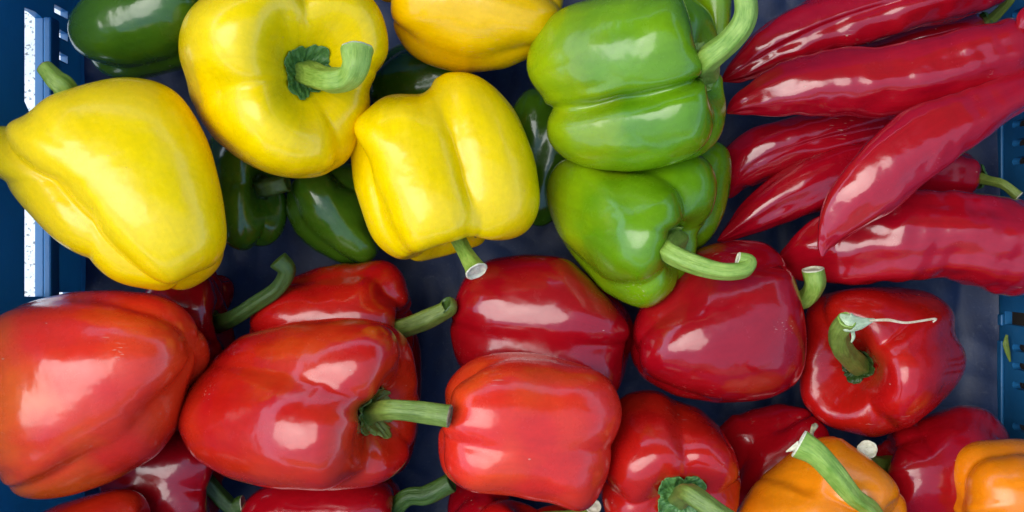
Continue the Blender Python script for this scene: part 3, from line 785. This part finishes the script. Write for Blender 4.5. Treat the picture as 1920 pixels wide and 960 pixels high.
right_red = bell("red_bell_pepper", "upright red bell pepper at right with curved stem and a dry torn strand", SCAR(12.1, patch=0.15, end_amt=0.0), (1499, 537, 1814, 822), 0.058, 186, 46,
     L=1.1, lobes=((-14, 1.12), (68, 1.0), (140, 0.92), (-100, 1.0), (-150, 0.85)), e=(0.38, 0.26, 0.3), taper=0.1, seed=57, group=GR, dip=(0.62, 0.1), crease=0.42,
     calyx=0.0085, calyx_mat=CALYX_DARK, stem=[(1580, 655, 0.100), (1573, 625, 0.114), (1588, 600, 0.124)], sr=(0.0056, 0.0050), flare=1.1, endflare=0.9, cut=STEM_PALE)
bell("red_bell_pepper", "dark red bell pepper with fine scratches between the calyx one and the orange one", RED(13.1), (1330, 755, 1570, 985), 0.045, 40, 0, L=1.15, lobes=T3, seed=58, group=GR, zs=0.85)
bell("red_bell_pepper", "red bell pepper in the lower right with a round cut stem end facing up", RED(14.1), (1600, 756, 1908, 1010), 0.056, 172, 2,
     L=1.2, lobes=((0, 1.08), (90, 0.98), (-90, 0.98), (180, 0.9)), e=(0.30, 0.18, 0.3), taper=0.1, seed=59, group=GR, stem=[(1630, 868, 0.075), (1626, 850, 0.092), (1626, 843, 0.106)], sr=(0.0042, 0.0046), endflare=1.1)
# --- orange
orange_front = bell("orange_bell_pepper", "orange bell pepper at the bottom with a long green stem lying along its crease", ORA(1.1), (1376, 816, 1702, 1110), 0.100, -12, 46,
     L=1.1, lobes=((22, 1.1, 0.04), (-72, 1.05, -0.02), (-150, 0.9), (110, 0.95)), e=(0.40, 0.28, 0.3), taper=0.14, seed=61, group=GO, dip=(0.34, 0.1), crease=0.35,
     calyx=0.008, stem=[(1632, 956, 0.138), (1598, 928, 0.148), (1560, 882, 0.154), (1530, 850, 0.155), (1500, 832, 0.153)], sr=(0.0038, 0.0050), flare=1.3, endflare=1.35, stem_mat=STEM_PALE)
bell("orange_bell_pepper", "orange bell pepper in the lower right corner with two stacked lobes", ORA(2.1), (1772, 823, 2120, 1090), 0.095, 4, -5,
     L=1.2, lobes=((-38, 1.0), (40, 1.0), (120, 0.95), (-120, 0.95)), e=(0.36, 0.34, 0.40), taper=0.05, seed=62, group=GO)

# ------------------------------------------------------------------ long pointed peppers
def long_pepper(label, mat, spine, seed, flat=0.92, groove=0.05, calyx_stem=None, rough=0.00055, name="pointed_pepper", side=0.3, tip=0.5):
    """spine: (px, py, z, half width in px)"""
    rs = np.random.RandomState(seed)
    P = np.array([W(a, b, z) for a, b, z, w in spine])
    rad = np.array([w * TH * (HC - z) / 960 for a, b, z, w in spine])
    n, m = 150, 96
    CR = catmull(np.hstack([P, rad[:, None]]), n)
    C, r = CR[:, :3], np.maximum(CR[:, 3], 0.0002)
    # rounded closing of both ends
    L = np.concatenate([[0], np.cumsum(np.linalg.norm(np.diff(C, axis=0), axis=1))])
    s = L / L[-1]
    d0 = L; d1 = L[-1] - L
    r_tip = max(rad[0], 0.002) * 2.2; r_end = rad[-1]
    r = r * np.sqrt(np.clip(1 - (1 - np.minimum(d0 / r_tip, 1)) ** 2, 0, 1)) ** tip * np.clip(1 - (1 - np.minimum(d1 / r_end, 1)) ** 2, 0, 1) ** 0.5
    r = np.maximum(r, 1e-5)
    T, U, S = frames(C)
    ph = np.linspace(0, 2 * np.pi, m, endpoint=False)
    D = np.cos(ph)[None, :, None] * U[:, None] * flat + np.sin(ph)[None, :, None] * S[:, None]
    base = C[:, None] + r[:, None, None] * D
    g = 1 - groove * np.exp(-(((ph[None] - side + 0.25 * np.sin(s[:, None] * 5 + seed)) / 0.28) ** 2)) * np.sin(np.pi * s[:, None]) ** 0.5
    g -= groove * 0.7 * np.exp(-(((ph[None] - side - 2.2) / 0.3) ** 2)) - 0.0
    g -= groove * 0.7 * np.exp(-(((ph[None] - side - 4.2) / 0.3) ** 2))
    g += 0.035 * np.cos(3 * ph[None] + 1.3 * s[:, None] * 3 + seed)
    V = C[:, None] + (r[:, None] * g)[..., None] * D
    nn = rough * wavy(V, rs, 10, 120, 260) + rough * 0.45 * wavy(V, rs, 10, 300, 650)
    # wrinkles running along the length
    q = np.stack([s[:, None] * 7 + 0 * ph[None], np.cos(ph)[None] * 4.5 + 0 * s[:, None], np.sin(ph)[None] * 4.5 + 0 * s[:, None]], -1)
    nn = nn + rough * 0.9 * wavy(q, rs, 8, 0.8, 2.2)
    nn *= np.minimum(1, r / 0.006)[:, None]
    V = V + nn[..., None] * D
    V = V.reshape(-1, 3)
    root = empty(name, (*C[n // 2][:2], V[:, 2].min()))
    tag(root, label, "pepper", "long pointed red peppers")
    mesh_obj("body", V, grid_faces(n, m), mat, root, attrs={"along": np.repeat(s, m), "around": np.tile(np.abs((ph / np.pi) % 2 - 1), n)})
    if calyx_stem:
        e = C[-1]; t = T[-1]
        pts = [e - t * 0.002] + [W(*q) for q in calyx_stem]
        make_stem(root, pts, 0.0026, 0.0026, STEM_GREEN, CUT, flare=1.8, seed=seed)
        # small cap
        nr, nc = 12, 48
        k = np.linspace(0, 1, nr)[:, None]; pc = np.linspace(0, 2 * np.pi, nc, endpoint=False)[None]
        rr = 0.0075 * np.sin(k * np.pi / 2) * (1 + 0.08 * np.cos(6 * pc))
        Vc = e + t * (0.003 - 0.004 * k ** 2)[..., None] + rr[..., None] * (np.cos(pc)[..., None] * U[-1] + np.sin(pc)[..., None] * S[-1])
        mesh_obj("calyx", Vc.reshape(-1, 3), grid_faces(nr, nc), CALYX, root, attrs={"around": np.tile(pc[0], nr), "along": np.repeat(k[:, 0], nc)})
    return root

def LR(seed, **k): return RED(seed, **{**dict(rough=0.15, coat=0.8, patch=0.3, scratches=0.8), **k}) if False else \
    skin_mat("pointed pepper skin", (0.34, 0.0018, 0.010), (0.42, 0.006, 0.010), (0.2, 0.001, 0.005), seed=seed, rough=0.15, sss=0.05, coat=1.0, scratches=0.6, patch=0.5)

long_pepper("long red pointed pepper across the top right, its tip beside the green stem", LR(21.0),
            [(1352, 152, 0.066, 3), (1385, 132, 0.068, 24), (1450, 92, 0.072, 44), (1540, 50, 0.075, 56), (1650, 15, 0.078, 60), (1780, -15, 0.08, 56), (1900, -45, 0.08, 40)], 3, groove=0.17, side=-0.1, rough=0.0008)
long_pepper("long red pepper mostly hidden between the two top right ones", LR(22.0),
            [(1560, 130, 0.035, 10), (1640, 100, 0.042, 30), (1730, 78, 0.046, 44), (1800, 62, 0.048, 42), (1848, 46, 0.048, 26)], 4, calyx_stem=[(1862, 34, 0.054), (1885, 10, 0.062), (1905, -20, 0.07)])
long_pepper("long red pointed pepper lying nearly level, scarred with pale nicks, upper right", LR(23.0),
            [(1362, 212, 0.092, 3), (1390, 197, 0.094, 20), (1460, 175, 0.098, 46), (1560, 158, 0.102, 62), (1700, 148, 0.106, 68), (1830, 112, 0.108, 66), (1910, 90, 0.106, 56), (1960, 74, 0.10, 40)], 5, groove=0.03, side=-0.4)
long_pepper("long red pointed pepper with two bright ridges under the nearly level one", LR(24.0),
            [(1366, 372, 0.045, 6), (1378, 330, 0.048, 38), (1420, 290, 0.052, 52), (1500, 262, 0.055, 50), (1600, 236, 0.055, 46), (1700, 215, 0.05, 36)], 6, groove=0.14, side=0.1)
long_pepper("slim red pointed pepper with its thin stem touching the right crate wall", LR(25.0),
            [(1345, 452, 0.058, 3), (1372, 436, 0.058, 17), (1430, 396, 0.060, 38), (1520, 346, 0.060, 52), (1620, 315, 0.055, 56), (1730, 322, 0.048, 50), (1800, 330, 0.044, 42), (1834, 332, 0.042, 30)], 7, groove=0.06, side=0.5,
            calyx_stem=[(1852, 338, 0.05), (1882, 346, 0.058), (1910, 368, 0.062)])
long_pepper("broad red pointed pepper on top slanting up to the right edge", LR(26.0),
            [(1541, 482, 0.112, 3), (1547, 455, 0.112, 17), (1578, 404, 0.116, 43), (1644, 338, 0.120, 65), (1735, 265, 0.120, 66), (1830, 214, 0.118, 50), (1900, 178, 0.115, 38), (1950, 140, 0.11, 34)], 8, groove=0.05, side=0.9, flat=0.75)
long_pepper("thick bent red pointed pepper along the right side above the upright red one", LR(27.0),
            [(1460, 490, 0.058, 16), (1500, 482, 0.062, 42), (1580, 462, 0.07, 70), (1680, 444, 0.076, 82), (1780, 440, 0.078, 80), (1860, 455, 0.078, 88), (1930, 466, 0.076, 86), (1990, 470, 0.074, 60)], 9, groove=0.05, side=0.3, rough=0.0009)
long_pepper("tip of a red pointed pepper at the right edge above the level one", LR(28.0),
            [(1908, 52, 0.12, 8), (1930, 40, 0.12, 24), (1980, 20, 0.12, 40), (2040, 0, 0.12, 30)], 10)

# ------------------------------------------------------------------ dry strand, torn bits, leaf scrap
def ribbon(name, pts, widths, mat, root, thick=0.0004):
    C = catmull(pts, 60)
    w = np.interp(np.linspace(0, 1, 60), np.linspace(0, 1, len(widths)), widths)
    T, U, S = frames(C); m = 10
    ph = np.linspace(0, 2 * np.pi, m, endpoint=False)
    V = C[:, None] + w[:, None, None] * np.sin(ph)[None, :, None] * S[:, None] + np.maximum(w * 0.35, thick)[:, None, None] * np.cos(ph)[None, :, None] * U[:, None]
    al = np.repeat(np.linspace(0, 1, 60) * 3, m)
    return mesh_obj(name, V.reshape(-1, 3), grid_faces(60, m), mat, root, attrs={"along": al, "around": np.tile(ph / 6.28, 60)})
PALE = green_mat("torn stem flesh", (0.30, 0.42, 0.20), (0.60, 0.66, 0.44), rough=0.6)
st = right_red.stem
ribbon("torn_flap", [W(1572, 592, 0.122), W(1590, 604, 0.124), W(1612, 606, 0.123), W(1640, 599, 0.121)], [0.0016, 0.0052, 0.0034, 0.0006], PALE, st)
ribbon("torn_fibre", [W(1630, 601, 0.1225), W(1665, 600, 0.1225), W(1700, 605, 0.122), W(1752, 598, 0.119), W(1750, 604, 0.118)], [0.0006, 0.0008, 0.0006, 0.0006, 0.0005], FIBRE, st)
ribbon("torn_flap", [W(1598, 618, 0.120), W(1600, 632, 0.119), W(1596, 642, 0.119)], [0.0012, 0.0010, 0.0004], PALE, st)
st = orange_front.stem
ribbon("torn_flap", [W(1524, 826, 0.153), W(1522, 812, 0.155), W(1528, 798, 0.156), W(1529, 793, 0.156)], [0.0008, 0.0010, 0.0018, 0.0003], CUT_BROWN, st)
ribbon("torn_flap", [W(1500, 834, 0.152), W(1488, 840, 0.151), W(1474, 847, 0.150)], [0.0022, 0.0014, 0.0003], CUT, st)
lf = ribbon("leaf_scrap", [W(1888, 628, 0.022), W(1886, 645, 0.023), W(1890, 662, 0.022), W(1894, 678, 0.021)], [0.0008, 0.0020, 0.0016, 0.0006], STEM_GREEN, None)
tag(lf, "small green leaf scrap stuck on the blue right crate wall", "leaf scrap")
